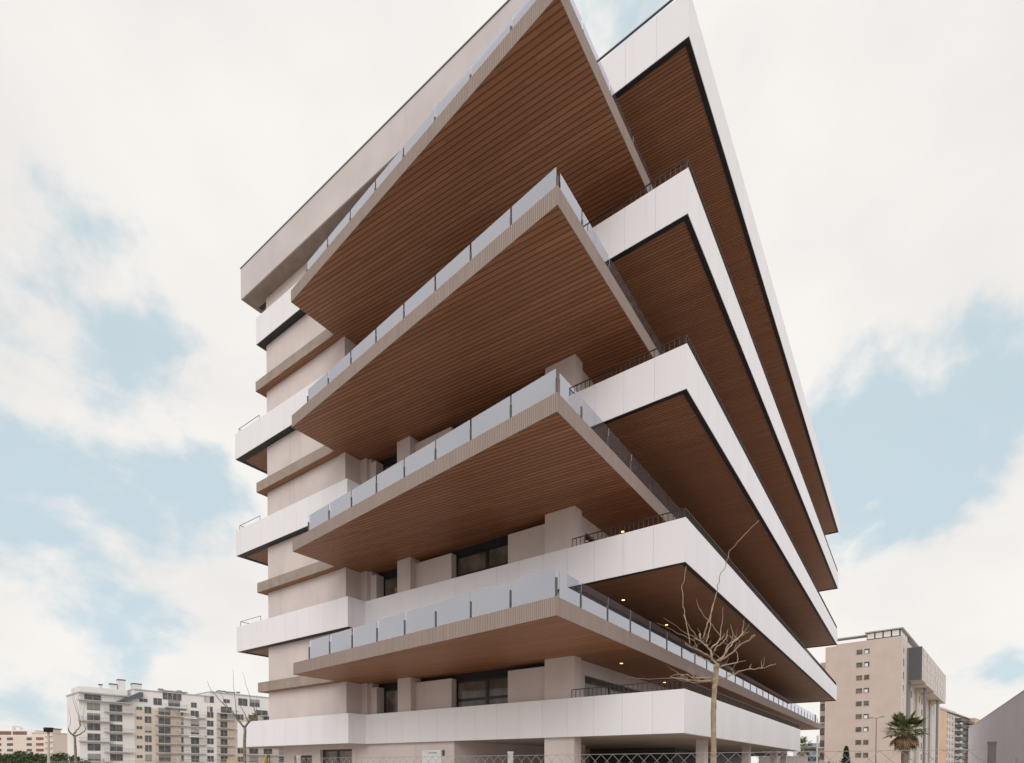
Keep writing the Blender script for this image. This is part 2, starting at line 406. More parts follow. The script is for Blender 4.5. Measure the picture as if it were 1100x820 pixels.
for z0, z1, kind in levels:
    zp = z1 - .235
    P(MB().box(-15.96, -14.95, .24, .98, z0, z1 + .01), 'pillar', 'plaster')
    P(MB().box(-14.95, -12.35, .60, .96, z0, zp), 'wall_panel', 'plaster')
    P(MB().box(-8.66, -6.40, .50, .96, z0, zp), 'wall_panel', 'plaster')
    P(MB().box(-19.06, -18.55, .27, .98, z0, z1 + .01).box(-18.55, -18.4, .5, .98, z0, z1 + .01).box(-18.38, -17.95, .46, 1.0, z0, zp), 'pilaster', 'plaster')
    P(MB().box(-18., -15.9, .97, 1.015, z1 - .33, z1).box(-14.96, -6.4, .97, 1.015, z1 - .33, z1), 'header_beam', 'header')
    window(-17.95, -15.95, 1.015, z0, z1 - .34, [])
    w_ = window(-12.35, -8.66, 1.015, z0, z1 - .34, [-10.3])
    P(MB().box(-12.24, -10.4, .962, .985, z0 + 1.74, z0 + 1.88).box(-10.2, -8.77, .962, .985, z0 + 1.74, z0 + 1.88), 'transom', 'frame', w_)
    # long side
    if kind == 'w':
        P(MB().box(-5.36, -5.1, .84, 49.1, z1 - .62, z1 + .005), 'wall_panel', 'plaster')
        zs, zh = z0, z1 - .63
        P(MB().box(-5.36, -5.1, .84, 1.5, z0, z1 - .62), 'wall_panel', 'plaster')
        piers = (12.2, 24.5, 37., 48.4)
    else:
        P(MB().box(-5.36, -5.1, .84, 49.1, z0, z0 + 1.0), 'wall_panel', 'panel')
        zs, zh = z0 + 1.01, z1 - .02
        piers = (24.5, 48.4)
    for y in piers: P(MB().box(-5.35, -5.11, y, y + .7, zs, zh), 'wall_panel', 'plaster')
    ys = [1.5] + [v for y in piers for v in (y, y + .7)]
    for a, b in zip(ys[0::2], ys[1::2]):
        if b - a > .8:
            window(a, b, -5.3, zs, zh, [a + (b - a) * i / max(1, round((b - a) / 3)) for i in range(1, max(1, round((b - a) / 3)))], 'y')

# ground storey: wall with openings, entrance, passage and columns
gz = wz[0] - WB + .012
g = MB()
ops = [(-25.79, -23.86, .55, 2.62), (-23.0, -19.9, 0., 2.95)]
g.box(-26.96, -25.79, .25, .6, 0, gz).box(-23.86, -23.0, .25, .6, 0, gz).box(-19.9, -11.83, .25, .6, 0, gz)
g.box(-25.79, -23.86, .25, .6, 0, .55).box(-25.79, -23.86, .25, .6, 2.62, gz).box(-23.0, -19.9, .25, .6, 2.95, gz)
g.box(-12.2, -11.83, .6, 18., 0, gz).box(-26.96, -26.6, .6, 23, 0, gz)
P(g, 'ground_wall', 'plaster')
P(MB().box(-11.8, -5.6, 14., 14.3, 0, gz).box(-7.0, -6.7, 14.3, 38.5, 0, gz), 'ground_wall', 'dark_clad')  # inner walls coloured dark to imitate the shade deep in the open storey
window(-25.79, -23.86, .5, .55, 2.62, [-24.85])
window(-23.0, -19.9, .5, 0., 2.95, [-21.5])
for y in (5.3, 13.6, 21.6, 25.1): P(MB().box(-1.32, -.92, y, y + .55, 0, gz), 'column', 'plaster')
for x, y in ((-9., 7.), (-6., 22.)): P(MB().box(x, x + .5, y, y + .5, 0, gz), 'column', 'plaster')

# lit spots in the soffits
for x, y, z in ((-3.95, 2.81, tz[0] - TB), (-4.37, 9.1, tz[0] - TB), (-3.96, 2.99, wz[1] - WB), (-3.91, 8.16, wz[1] - WB), (-4.31, 3.62, tz[1] - TB)):
    z += .05 if abs(z - (wz[1] - WB)) < .01 else .008
    r = P(MB().disc((x, y), .10, z - .02, z + .02), 'ceiling_spot', 'steel')
    P(MB().disc((x, y), .07, z - .026, z - .018), 'lamp_lens', 'lamp', r)

# sign on the ground floor wall
S = tag(empty('wall_sign', (-13.4, .25, 0)), 'white rectangular sign with a small grey line of text on the pink wall', 'sign')
MB().box(-14.07, -12.70, .21, .248, .9, 2.78).build('sign_board', M['sign'], S, (-13.4, .25, 0))
m = MB(); x = -13.62
while x < -13.02:
    w = random.uniform(.03, .055); hh = random.uniform(.05, .085)
    m.box(x, x + w, .2085, .2102, 2.60, 2.60 + hh); x += w + .018
m.build('sign_lettering', M['sign_ink'], S, (-13.4, .25, 0))
E_ = tag(MB().box(-.06, .06, -.06, 0., -.14, .14).box(-.045, .045, -.07, -.06, .02, .1).build('entry_phone', M['steel']), 'small grey box on the wall right of the white sign', 'wall box')
E_.location = (-12.55, .248, 2.62)

# ------------------------------------------------------------------ ground, road, pavement
structure('ground', MB().add([(-1500, -1500, 0), (1500, -1500, 0), (1500, 1500, 0), (-1500, 1500, 0)], [(0, 1, 2, 3)]), M['ground'])
structure('road', MB().add([(-160, -34, .004), (160, -34, .004), (160, -26, .004), (-160, -26, .004)], [(0, 1, 2, 3)]), M['asphalt'])
structure('kerb', MB().box(-160, 160, -26, -25.8, 0, .13), M['kerb'])

# ------------------------------------------------------------------ chain link fence
FY, FX0, FX1, FTOP = -15.9, -8.4, 7.3, 2.0
F = tag(empty('chain_link_fence', (0, FY, 0)), 'grey chain link fence of diamond wire in front of the building', 'fence')
m = MB(); pit = .10; hh = FTOP
def wire(mb, xa, za, xb, zb, off):
    mb.tube([(xa, off, za), (xb, off, zb)], .0017, 3, False)
n = int((FX1 - FX0 + hh) / pit) + 2
for i in range(-int(hh / pit) - 1, n):
    x0 = FX0 + i * pit
    for sg in (1, -1):
        xs, xe = (x0, x0 + hh) if sg > 0 else (x0 + hh, x0)
        za, zb = 0.0, hh
        # clip to the fence length
        def clipx(xs, za, xe, zb):
            pts = []
            for (xa, zaa, xb, zbb) in ((xs, za, xe, zb),):
                dx = xb - xa; t0, t1 = 0., 1.
                for lo, sgn in ((FX0, 1), (FX1, -1)):
                    d0 = sgn * (xa - lo); d1 = sgn * (xb - lo)
                    if d0 < 0 and d1 < 0: return None
                    if d0 < 0: t0 = max(t0, d0 / (d0 - d1))
                    elif d1 < 0: t1 = min(t1, d0 / (d0 - d1))
                if t1 - t0 < .005: return None
                return xa + dx * t0, zaa + (zbb - zaa) * t0, xa + dx * t1, zaa + (zbb - zaa) * t1
        c = clipx(xs, za, xe, zb)
        if c: wire(m, c[0], c[1], c[2], c[3], .0025 * sg)
m.tube([(FX0, 0, FTOP), (FX1, 0, FTOP)], .0018, 5)
m.build('wire_mesh', M['galv'], F)
for i, x in enumerate((7.3, 4.11, .95, -2.2, -5.3, -8.4)):
    q = MB()
    if i == 0: q.box(x - .016, x + .016, -.016, .016, 0, FTOP + .03).box(x - .019, x + .019, -.019, .019, FTOP + .03, FTOP + .04)
    else: q.tube([(x, 0.03, 0), (x, .03, FTOP + .02)], .024, 10).disc((x, .03), .028, FTOP + .02, FTOP + .035)
    q.build('post', M['post_dark'] if i == 0 else M['post_light'], F)

# ------------------------------------------------------------------ bare trees
def jit(a): return random.uniform(-a, a)
def limb(mb, pts, r0, r1, n=6, sub=3, wob=.012):
    """a tapering, slightly crooked limb"""
    out = []
    for i in range(len(pts) - 1):
        a, b = Vector(pts[i]), Vector(pts[i + 1])
        for s in range(sub):
            p = a.lerp(b, s / sub)
            if i or s: p = p + Vector((jit(wob), jit(wob), jit(wob)))
            out.append(p)
    out.append(Vector(pts[-1]))
    N = len(out)
    mb.tube(out, [(r0 + (r1 - r0) * (i / (N - 1)) ** .8) * random.uniform(.9, 1.12) for i in range(N)], n)

SC = 10.8 / 581.3
AX = Vector((.829, .56, 0)); AF = Vector((-.56, .829, 0))
def branch_points(pts, d0, d1, u0, sc, horizon=824.5):
    """a branch's bends (sideways, up) at depths d0..d1 behind the trunk axis, in metres round the trunk"""
    out = []; D = sc * 581.3
    for i, (u, v) in enumerate(pts):
        t = i / max(1, len(pts) - 1); d = d0 + (d1 - d0) * t; k = sc * (1 + d / D)
        out.append(AX * ((u - 584.5) * k - (u0 - 584.5) * sc) + AF * d + Vector((0, 0, (horizon - v) * k + HC)))
    return out
TB_ = Vector((3.70, -8.70, 0))
T1 = tag(empty('bare_tree', TB_), 'bare pollarded tree with pale crooked twigs in front of the tall building', 'tree')
m = MB()
tr = branch_points([(766.6, 926), (766.6, 870), (766.3, 800), (765.8, 765), (766.6, 742), (768.2, 726), (768.9, 714)], 0, 0, 766.6, SC)
tr[0].z = 0
limb(m, tr, .060, .050, 12, 4, .006)
for c, r in (((768.5, 716), .060), ((766, 731), .056)):
    p = branch_points([c], 0, 0, 766.6, SC)[0]
    m.tube([p + Vector((0, 0, -.06)), p + Vector((0, 0, -.03)), p + Vector((.01, 0, .03)), p + Vector((0, 0, .06))], [r * .75, r, r * .95, r * .5], 10)
m.build('trunk', M['bark'], T1, smooth=True)
crown, shoots = MB(), MB()
def add(mb, pts, d0, d1, r0, r1, wob=.012, n=6): limb(mb, branch_points(pts, d0, d1, 766.6, SC), r0 * .64, r1 * .66, n, 3, wob)
add(crown, [(768.8, 715), (764.4, 708), (763, 699), (758.5, 695), (754.9, 691), (751.2, 688), (750.5, 681)], 0, -.35, .036, .02)
add(crown, [(769.5, 710), (773, 708), (777.6, 702), (782, 695), (788, 689), (793.7, 683), (797, 679)], 0, .45, .036, .018)
add(crown, [(771.7, 709.8), (777.6, 707), (785, 702), (793.7, 693), (802.5, 687.8), (809.8, 682)], 0, -.5, .032, .012)
add(crown, [(770, 729), (779, 727), (787.8, 724), (796.6, 720), (805.4, 719), (817, 717.8), (824, 715.6), (832.5, 713)], 0, -.7, .024, .008)
add(crown, [(805.4, 719), (804.5, 716), (806, 713.5)], -.4, -.4, .012, .008)
add(crown, [(771, 717), (778, 714), (784, 713), (791, 712.6), (791.8, 708), (790.5, 702), (789, 697)], 0, .3, .024, .007)
add(crown, [(773, 716), (778, 714), (788, 712.5), (800, 709.5)], 0, .7, .018, .006)
add(crown, [(764.4, 731), (755.6, 731.9), (746.9, 731), (738, 730), (729, 728.8), (719, 727)], 0, -.6, .024, .010)
add(crown, [(764.4, 727.5), (755, 728.5), (744, 727.8), (736.6, 725), (727, 724.2), (720.5, 726.4)], 0, .5, .018, .008)
add(crown, [(752, 731), (744, 727), (739, 722), (737.5, 716.5)], -.3, -.5, .012, .004)
add(crown, [(735, 728.5), (728, 723), (721, 719), (716, 715)], -.4, -.8, .010, .003)
add(crown, [(761.5, 706), (752.7, 700), (743.9, 696.6), (735, 691)], 0, -.5, .026, .014)
add(crown, [(762, 711), (752, 706), (744, 702.5), (738, 699.5)], 0, .5, .02, .008)
add(crown, [(763, 696.6), (768.8, 691.5), (772.5, 685), (773, 677.6)], -.1, .2, .026, .012)
add(crown, [(766, 699), (770, 694), (776, 690), (779.5, 683), (780.5, 677)], .1, .5, .02, .008)
add(crown, [(777, 702), (780, 694), (785, 690), (790, 686), (796, 683), (803, 679)], .1, .7, .018, .007)
add(crown, [(758, 695), (753, 690), (748, 687.5), (744, 686)], -.2, -.5, .018, .010)
add(crown, [(748, 698), (746, 691), (744, 687.5)], -.2, -.3, .012, .008)
rt_ = random.Random(77)
for (u, v, d) in ((758.5, 695, -.1), (751.2, 688, -.3), (773, 708, 0), (782, 695, .2), (788, 689, .3), (785, 702, -.2), (793.7, 693, -.3), (743.9, 696.6, -.3), (738, 730, -.4), (729, 728.8, -.5), (755, 728.5, .2), (788, 724, -.4), (817, 717.8, -.6), (772, 688, .1), (796, 683, .5), (764, 705, 0), (747, 731, -.3), (779, 714, .1), (790, 686, .5), (753, 690, -.3), (744, 727.8, .2), (803, 688, -.4)):
    for _ in range(2):
        a = rt_.uniform(-2.6, -.5); L_ = rt_.uniform(5, 15); b2 = a + rt_.uniform(-.5, .5)
        add(crown, [(u, v), (u + .5 * L_ * math.cos(a), v + .5 * L_ * math.sin(a)), (u + .5 * L_ * (math.cos(a) + math.cos(b2)), v + .5 * L_ * (math.sin(a) + math.sin(b2)))], d, d + rt_.uniform(-.3, .3), rt_.uniform(.007, .013), .003, .01, 5)
crown.build('crown', M['shoot'], T1, smooth=True)
add(shoots, [(754, 686), (756, 679), (759, 670), (763, 655), (767.3, 642), (769.5, 630), (771.7, 621.5), (777.6, 608), (779.8, 599.5), (782, 593.7), (790.8, 583.4), (802.5, 570), (812.7, 560.7)], -.3, -.9, .021, .006, .016)
add(shoots, [(740, 692), (737, 677), (735, 667), (734.4, 659.6), (732.2, 647.8), (731, 633), (733, 623), (735.6, 609.8)], -.4, -.2, .015, .007, .016)
add(shoots, [(757, 690), (760, 682), (761.5, 672), (762, 662), (764, 650)], -.1, .1, .016, .008)
add(shoots, [(773, 679), (774, 672), (774.7, 664), (775.4, 653)], .2, .3, .010, .005)
add(shoots, [(748, 686), (742, 677), (737, 669), (733, 661)], -.3, -.5, .011, .005)
add(shoots, [(773, 684), (766, 675), (760, 667), (754, 661), (749.8, 653.7), (746.5, 645)], .1, .5, .011, .005)
add(shoots, [(751, 688), (744, 684.5), (736.6, 680.5), (724.9, 673), (711.7, 664.4)], -.3, -.9, .011, .004)
add(shoots, [(744, 688.5), (734, 684), (723.4, 679), (713, 673), (704.4, 669.5)], -.2, .5, .008, .003)
add(shoots, [(785, 690), (786, 681), (783.8, 671)], .3, .5, .009, .004)
add(shoots, [(796, 680), (796.5, 673), (798.3, 665)], .4, .5, .009, .004)
add(shoots, [(780, 690), (779, 683), (781, 676)], .2, .2, .009, .005)
add(shoots, [(738, 729.5), (722, 728.9), (705, 728.7), (690, 729.5), (672, 727.5)], -.5, -1.1, .008, .003)
add(shoots, [(762, 732.5), (748, 734), (735, 731.5), (722, 728)], .1, -.3, .010, .004)
add(shoots, [(789, 713), (784, 720), (779, 716)], .2, .1, .007, .003)
shoots.build('long_shoots', M['shoot'], T1, smooth=True)

def small_tree(u0, D, base, label, trunk, limbs, leaves=None):
    sc = D / 581.3
    t = tag(empty('bare_tree', base), label, 'tree')
    def bp(pts, d0=0, d1=0): return branch_points(pts, d0, d1, u0, sc)
    m = MB(); tp = bp(trunk); tp.insert(0, Vector((tp[0].x, tp[0].y, 0)))
    limb(m, tp, .085, .058, 10, 3, .01); m.build('trunk', M['dark_bark'], t, smooth=True)
    c = MB()
    for pts, d, r0, r1 in limbs: limb(c, bp(pts, 0, d), r0, r1, 5, 3, .02)
    c.build('crown', M['dark_bark'], t, smooth=True)
    if leaves:
        lm = MB()
        for (u, v) in leaves:
            for _ in range(14):
                p = bp([(u + jit(3), v + jit(2))], jit(.3))[0]; a, b_ = Vector((jit(1), jit(1), jit(1))).normalized() * .05, Vector((jit(1), jit(1), jit(1))).normalized() * .05
                lm.add([p - a, p + b_, p + a, p - b_], [(0, 1, 2, 3)])
        lm.build('dry_leaves', M['dry_leaf'], t)
small_tree(263, 26, (-19.54, -6.04, 0), 'small bare tree with thin upright twigs beside the white balcony of the left wing',
    [(262.6, 830), (262.8, 800), (263.2, 782)],
    [([(263, 783), (254.4, 772.4), (249.5, 765), (237, 754), (230, 746)], -.6, .055, .012), ([(230, 746), (226, 740), (223.5, 733)], -.8, .012, .006),
     ([(263.4, 782), (271.5, 772.4), (274.5, 766), (272, 760)], .5, .055, .022), ([(272, 760), (269, 749), (265, 737), (261, 723)], .3, .016, .005),
     ([(267, 776), (264, 769), (261, 764), (258.5, 759)], .4, .03, .012), ([(254.4, 772), (253.8, 760), (252, 744), (250.8, 720)], -.5, .022, .005),
     ([(274, 768), (277, 758), (276, 748)], .6, .016, .006), ([(245, 761), (240, 750), (235, 742)], -.6, .014, .005), ([(266, 777), (272, 775), (279, 771)], .2, .02, .008), ([(250, 766), (243, 763), (236, 762)], .2, .016, .006)],
    [(270, 771), (274, 768)])
small_tree(80.5, 33, (-35.26, -8.20, 0), 'small bare tree with forked trunk in front of the pale grey end wall',
    [(81.2, 830), (80.8, 805), (80.2, 792)],
    [([(80, 792), (76, 789), (74.2, 786)], -.3, .06, .03), ([(74.2, 787), (73.3, 783)], -.2, .03, .012), ([(80.4, 792), (86, 789.5), (90.5, 787), (92.4, 784)], .5, .055, .02),
     ([(80, 790), (82.2, 786), (86, 782), (87, 779.5)], .2, .05, .02), ([(86, 781), (84, 769), (80.5, 758), (78.3, 750)], .1, .02, .006), ([(87, 780), (85, 765), (80, 752), (79.5, 741)], .3, .016, .005),
     ([(92, 785), (89, 772), (91, 760)], .5, .016, .006), ([(74, 786), (76, 775), (74.5, 763)], -.4, .014, .005), ([(92.3, 784), (96, 777), (97, 769)], .6, .014, .005)])

# ------------------------------------------------------------------ palms, cypress, shrubs
def palm(name, base, label, th, tr, crown_r, nf, skirt, seed, lean=.0):
    rnd = random.Random(seed); t = tag(empty(name, base), label, 'palm')
    m = MB(); pts, rr = [], []
    for i in range(15):
        z = th * i / 14; pts.append((lean * z * z / th, 0, z)); rr.append(tr * (1.25 - .35 * min(1, z / (.3 * th)) + (.08 if i % 2 else -.03)))
    m.tube(pts, rr, 12); m.build('trunk', M['palm_trunk'], t)
    top = Vector((lean * th, 0, th))
    def fronds(mb, n, e0, e1, rlen, droop):
        for i in range(n):
            az = 2 * math.pi * (i * .381966 + rnd.random() * .1); el = R(rnd.uniform(e0, e1)); L = rlen * rnd.uniform(.8, 1.08)
            h = Vector((math.cos(az), math.sin(az), 0)); stem = [top + h * .08]
            pet = top + (h * math.cos(el) + Vector((0, 0, math.sin(el)))) * L * .52
            stem.append((stem[0] + pet) / 2 + Vector((0, 0, .04))); stem.append(pet)
            mb.tube(stem, [.016, .012, .008], 4, False)
            d = (pet - top).normalized(); side = d.cross(Vector((0, 0, 1))).normalized(); nn = 15
            for j in range(nn):
                a = R(-78 + 156 * j / (nn - 1)); ld = (d * math.cos(a) + side * math.sin(a) + Vector((0, 0, rnd.uniform(-.05, .18)))).normalized()
                ll = L * .52 * (1 - .22 * abs(a) / 1.4) * rnd.uniform(.85, 1.1)
                mid = pet + ld * ll * .62 + Vector((0, 0, -droop * .10)); tip = pet + ld * ll + Vector((0, 0, -droop * rnd.uniform(.25, .5)))
                w = ld.cross(Vector((0, 0, 1))); w = (w.normalized() if w.length > .1 else side) * L * .034
                mb.add([pet - w * .4, pet + w * .4, mid + w, mid - w, tip], [(0, 1, 2, 3), (3, 2, 4)])
    f = MB(); fronds(f, nf, -18, 76, crown_r, crown_r * .22); f.build('crown', M['palm_leaf'], t)
    if skirt:
        f = MB(); fronds(f, skirt, -80, -28, crown_r * .74, crown_r * .5); f.build('dry_skirt', M['palm_dry'], t)
palm('fan_palm', (6.69, 17.73, 0), 'fan palm with a green crown and brown hanging skirt in front of the beige tower', 4.0, .19, 1.36, 62, 50, 4)
palm('fan_palm', (1.20, 30.9, 0), 'low dark green palm tuft beside the pointed cypress', 1.75, .16, .8, 22, 0, 9)
palm('fan_palm', (-5.43, 62.7, 0), 'yellow green palm half hidden behind the end of the lowest white balcony', 4.6, .2, 1.9, 26, 8, 12)

def leafy(mb, c, r, n, s, rnd, squash=(1, 1, .8)):
    for _ in range(n):
        d = Vector((rnd.gauss(0, 1), rnd.gauss(0, 1), rnd.gauss(0, 1))).normalized() * r * rnd.random() ** .4
        p = Vector(c) + Vector((d.x * squash[0], d.y * squash[1], d.z * squash[2]))
        a = Vector((rnd.uniform(-1, 1), rnd.uniform(-1, 1), rnd.uniform(-1, 1))).normalized(); b = a.cross(Vector((rnd.uniform(-1, 1), rnd.uniform(-1, 1), rnd.uniform(-1, 1)))).normalized()
        a *= s * rnd.uniform(.6, 1.4); b *= s * rnd.uniform(.3, .7)
        mb.add([p - a, p + b, p + a, p - b], [(0, 1, 2, 3)])
rc = random.Random(31)
cy = tag(empty('cypress', (2.06, 37.52, 0)), 'narrow pointed dark green cypress in front of the beige tower', 'tree')
m = MB().tube([(0, 0, 0), (0, 0, 1), (0, 0, 3.2)], [.12, .1, .03], 8); m.build('trunk', M['dark_bark'], cy)
m = MB()
for i in range(70):
    z = .25 + 3.5 * i / 69; rr = .62 * (1 - (z / 3.95)) ** .75 + .03
    for _ in range(8):
        a = rc.uniform(0, 6.28); q = rr * math.sqrt(rc.uniform(.02, .85)); leafy(m, (q * math.cos(a), q * math.sin(a), z), .12, 12, .065, rc, (1, 1, 2.0))
for _ in range(24): leafy(m, (-.40 + rc.uniform(-.12, .12), .1, rc.uniform(.3, 2.75)), .13, 9, .06, rc, (1, 1, 2.))
m.build('crown', M['leaf_dark'], cy)

for i, (u, D, hh, rad, lab, mt) in enumerate(((6, 46, 3.3, 1.9, 'leftmost rounded green tree crown below the pink building', 'leaf'), (27, 50, 3.6, 1.7, 'green tree crown just left of the flat headed lamp post', 'leaf_dark'),
        (44, 48, 3.3, 1.2, 'small green tree crown right behind the flat headed lamp post', 'leaf'), (66, 44, 3.2, 1.6, 'yellowish green tree crown left of the bare tree by the pale end wall', 'leaf'))):
    X = (u - 584.5) / 581.3 * D; base = from_cam(X, D); rr = random.Random(50 + i)
    t = tag(empty('leafy_tree', base), lab, 'tree', 'small green trees below the pink building')
    m = MB().tube([(0, 0, 0), (.03, 0, .9), (0, .02, 1.6)], [.09, .07, .05], 8)
    for a in range(5): m.tube([(0, 0, 1.2), (.4 * rad * math.cos(a * 1.26), .4 * rad * math.sin(a * 1.26), hh - .9)], [.04, .02], 5)
    m.build('trunk', M['dark_bark'], t)
    m = MB()
    for _ in range(34):
        a = rr.uniform(0, 6.28); q = rad * math.sqrt(rr.random()); zz = hh - .45 - .7 * (q / rad) ** 2 - rr.random() ** 2 * 1.0
        leafy(m, (q * math.cos(a), q * math.sin(a), zz), .42, 95, .10, rr)
    m.build('crown', M[mt], t)
# garden shrubs behind the open ground storey
for i, (x, y, hh, mt, lab) in enumerate(((-3.2, 42., 2.7, 'leaf', 'green shrub seen between the ground floor columns'), (.6, 46., 2.5, 'leaf', 'yellow green shrub at the far corner of the lowest balcony'), (2.0, 52., 2.2, 'leaf_dark', 'dark low shrub below the white terrace house'))):
    rr = random.Random(90 + i); t = tag(empty('shrub', (x, y, 0)), lab, 'shrub')
    m = MB()
    for a in range(5): m.tube([(0, 0, 0), (.5 * math.cos(a * 1.26), .5 * math.sin(a * 1.26), hh * .7)], [.04, .015], 5)
    m.build('stem', M['dark_bark'], t)
    m = MB()
    for _ in range(40):
        a = rr.uniform(0, 6.28); q = 1.1 * math.sqrt(rr.random()); leafy(m, (q * math.cos(a), q * math.sin(a), rr.uniform(.3, hh - .3)), .38, 40, .09, rr)
    m.build('foliage', M[mt], t)
g = tag(MB().box(-4.1, .2, 0, .3, 0, 2.95).box(-4.15, .25, -.05, .35, 2.95, 3.02).build('garden_wall', M['plaster_roof']), 'low grey garden wall seen behind the ground floor columns', 'wall')
g.location = (-1.2, 36., 0); g.rotation_euler = (0, 0, 0)

# ------------------------------------------------------------------ lamps
lp = tag(empty('lamp_post', (-30.0, -10.69, 0)), 'short grey lamp post with flat dark rectangular head at far left', 'street lamp')
MB().tube([(0, 0, 0), (0, 0, .3), (0, 0, 3.66)], [.07, .055, .05], 10).build('pole', M['post_light'], lp)
MB().box(-.20, .20, -.14, .14, 3.66, 3.70).box(-.2, -.17, -.14, .14, 3.70, 3.84).box(.17, .2, -.14, .14, 3.70, 3.84).box(-.2, .2, .11, .14, 3.70, 3.84).box(-.22, .22, -.16, .16, 3.84, 3.90).build('lamp_head', M['frame'], lp)
lp = tag(empty('street_lamp', (3.49, 57.85, 0), R(-30)), 'tall thin street lamp with two short arms in front of the beige tower', 'street lamp')
MB().tube([(0, 0, 0), (0, 0, 3), (0, 0, 8.0)], [.085, .065, .045], 8).build('pole', M['lamp_grey'], lp)
for sg in (-1, 1):
    a = MB().tube([(0, 0, 7.95), (sg * .35, 0, 8.06), (sg * .55, 0, 8.08)], .028, 6).build('arm', M['lamp_grey'], lp)
    MB().box(sg * .5, sg * .95, -.11, .11, 8.04, 8.12).build('lamp_head', M['lamp_grey'], a)

# ------------------------------------------------------------------ far left: white block of flats
ang = math.atan2(.998, .067)
A = from_cam(-133, 155)
W = tag(empty('apartment_block', A, ang), 'long white and cream apartment block with rows of balconies and roof chimneys', 'apartment block')
FZ = 2.95; rb = random.Random(5)
def Q(mb, name, mat, par=None): return mb.build(name, M[mat], par or W)
Q(MB().box(0, 13, 0, 14, 0, 22.9).box(13, 34, .02, 14, 0, 25.3).box(34, 90, .05, 14, 0, 26.9), 'wall', 'white_wall')
Q(MB().box(13.2, 25.4, -.25, 0, 0, 20.1).box(36, 60, -.05, .04, 0, 19.4), 'cream_wall', 'cream_wall')
Q(MB().box(-.2, 13.2, -.8, 14.2, 22.9, 23.3).box(12.9, 34.2, -.2, 14.2, 25.3, 25.6).box(33.9, 90, -.2, 14.2, 26.9, 27.2), 'roof', 'white_slab')
Q(MB().box(.6, 12, 2.5, 12, 23.3, 25.2), 'penthouse', 'white_wall')
for x, y, w, h0, h1 in ((8.0, 3., 1.5, 23.3, 26.6), (9.9, 2.8, 1.7, 23.3, 28.1), (13.6, 3, 2.2, 25.6, 27.4), (5.2, 2.5, .7, 25.2, 26.0), (20.5, 3, 1.0, 25.6, 26.5), (26, 4, 1., 25.6, 26.6), (38, 3, 2.2, 27.2, 27.9), (41, 3, 2.2, 27.2, 27.8), (44, 3, .8, 27.2, 28.1)):
    c = Q(MB().box(x, x + w, y, y + w, h0, h1), 'chimney', 'white_wall'); Q(MB().box(x - .12, x + w + .12, y - .12, y + w + .12, h1, h1 + .3), 'chimney_cap', 'dark_clad', c)
Q(MB().add([(8.6, -1.3, 20.9), (15., -1.3, 23.1), (15., .6, 23.1), (8.6, .6, 20.9), (8.6, -1.3, 21.3), (14.2, -1.3, 24.6), (15., -1.3, 24.6), (15., .6, 24.6), (14.2, .6, 24.6), (8.6, .6, 21.3)],
    [(0, 1, 2, 3), (0, 4, 5, 6, 1), (3, 2, 7, 8, 9), (1, 6, 7, 2), (0, 3, 9, 4), (4, 9, 8, 5), (5, 8, 7, 6)]), 'sloped_canopy', 'blue_roof')
def win(x0, x1, z0, z1, y=0., par=None, blind=.22):
    f = Q(MB().box(x0 - .06, x1 + .06, y - .07, y + .02, z0 - .06, z0).box(x0 - .06, x1 + .06, y - .07, y + .02, z1, z1 + .06).box(x0 - .06, x0, y - .07, y + .02, z0, z1).box(x1, x1 + .06, y - .07, y + .02, z0, z1).box((x0 + x1) / 2 - .04, (x0 + x1) / 2 + .04, y - .07, y - .01, z0, z1), 'window', 'white_slab', par)
    p = Q(MB().box(x0, x1, y - .03, y - .005, z0, z1), 'pane', 'far_glass', f)
    if rb.random() < blind:
        Q(MB().box(x0, x1, y - .05, y - .03, z1 - (z1 - z0) * rb.uniform(.25, .9), z1), 'blind', rb.choice(('blind', 'white_slab', 'blind')), f)
    return f
def balcony(x0, x1, z, d=1.3, y=0., par=None):
    b = Q(MB().box(x0, x1, y - d, y + .01, z - .12, z + .12), 'balcony', 'white_slab', par)
    m = MB().bar((x0, y - d + .05, z + 1.05), (x1, y - d + .05, z + 1.05), .06, .06).bar((x0 + .03, y - d, z + 1.05), (x0 + .03, y, z + 1.05), .06, .06).bar((x1 - .03, y - d, z + 1.05), (x1 - .03, y, z + 1.05), .06, .06)
    q = x0 + .05
    while q < x1: m.box(q - .015, q + .015, y - d + .03, y - d + .07, z + .1, z + 1.05); q += .5
    Q(m, 'railing', 'grey_pier', b)
    return b
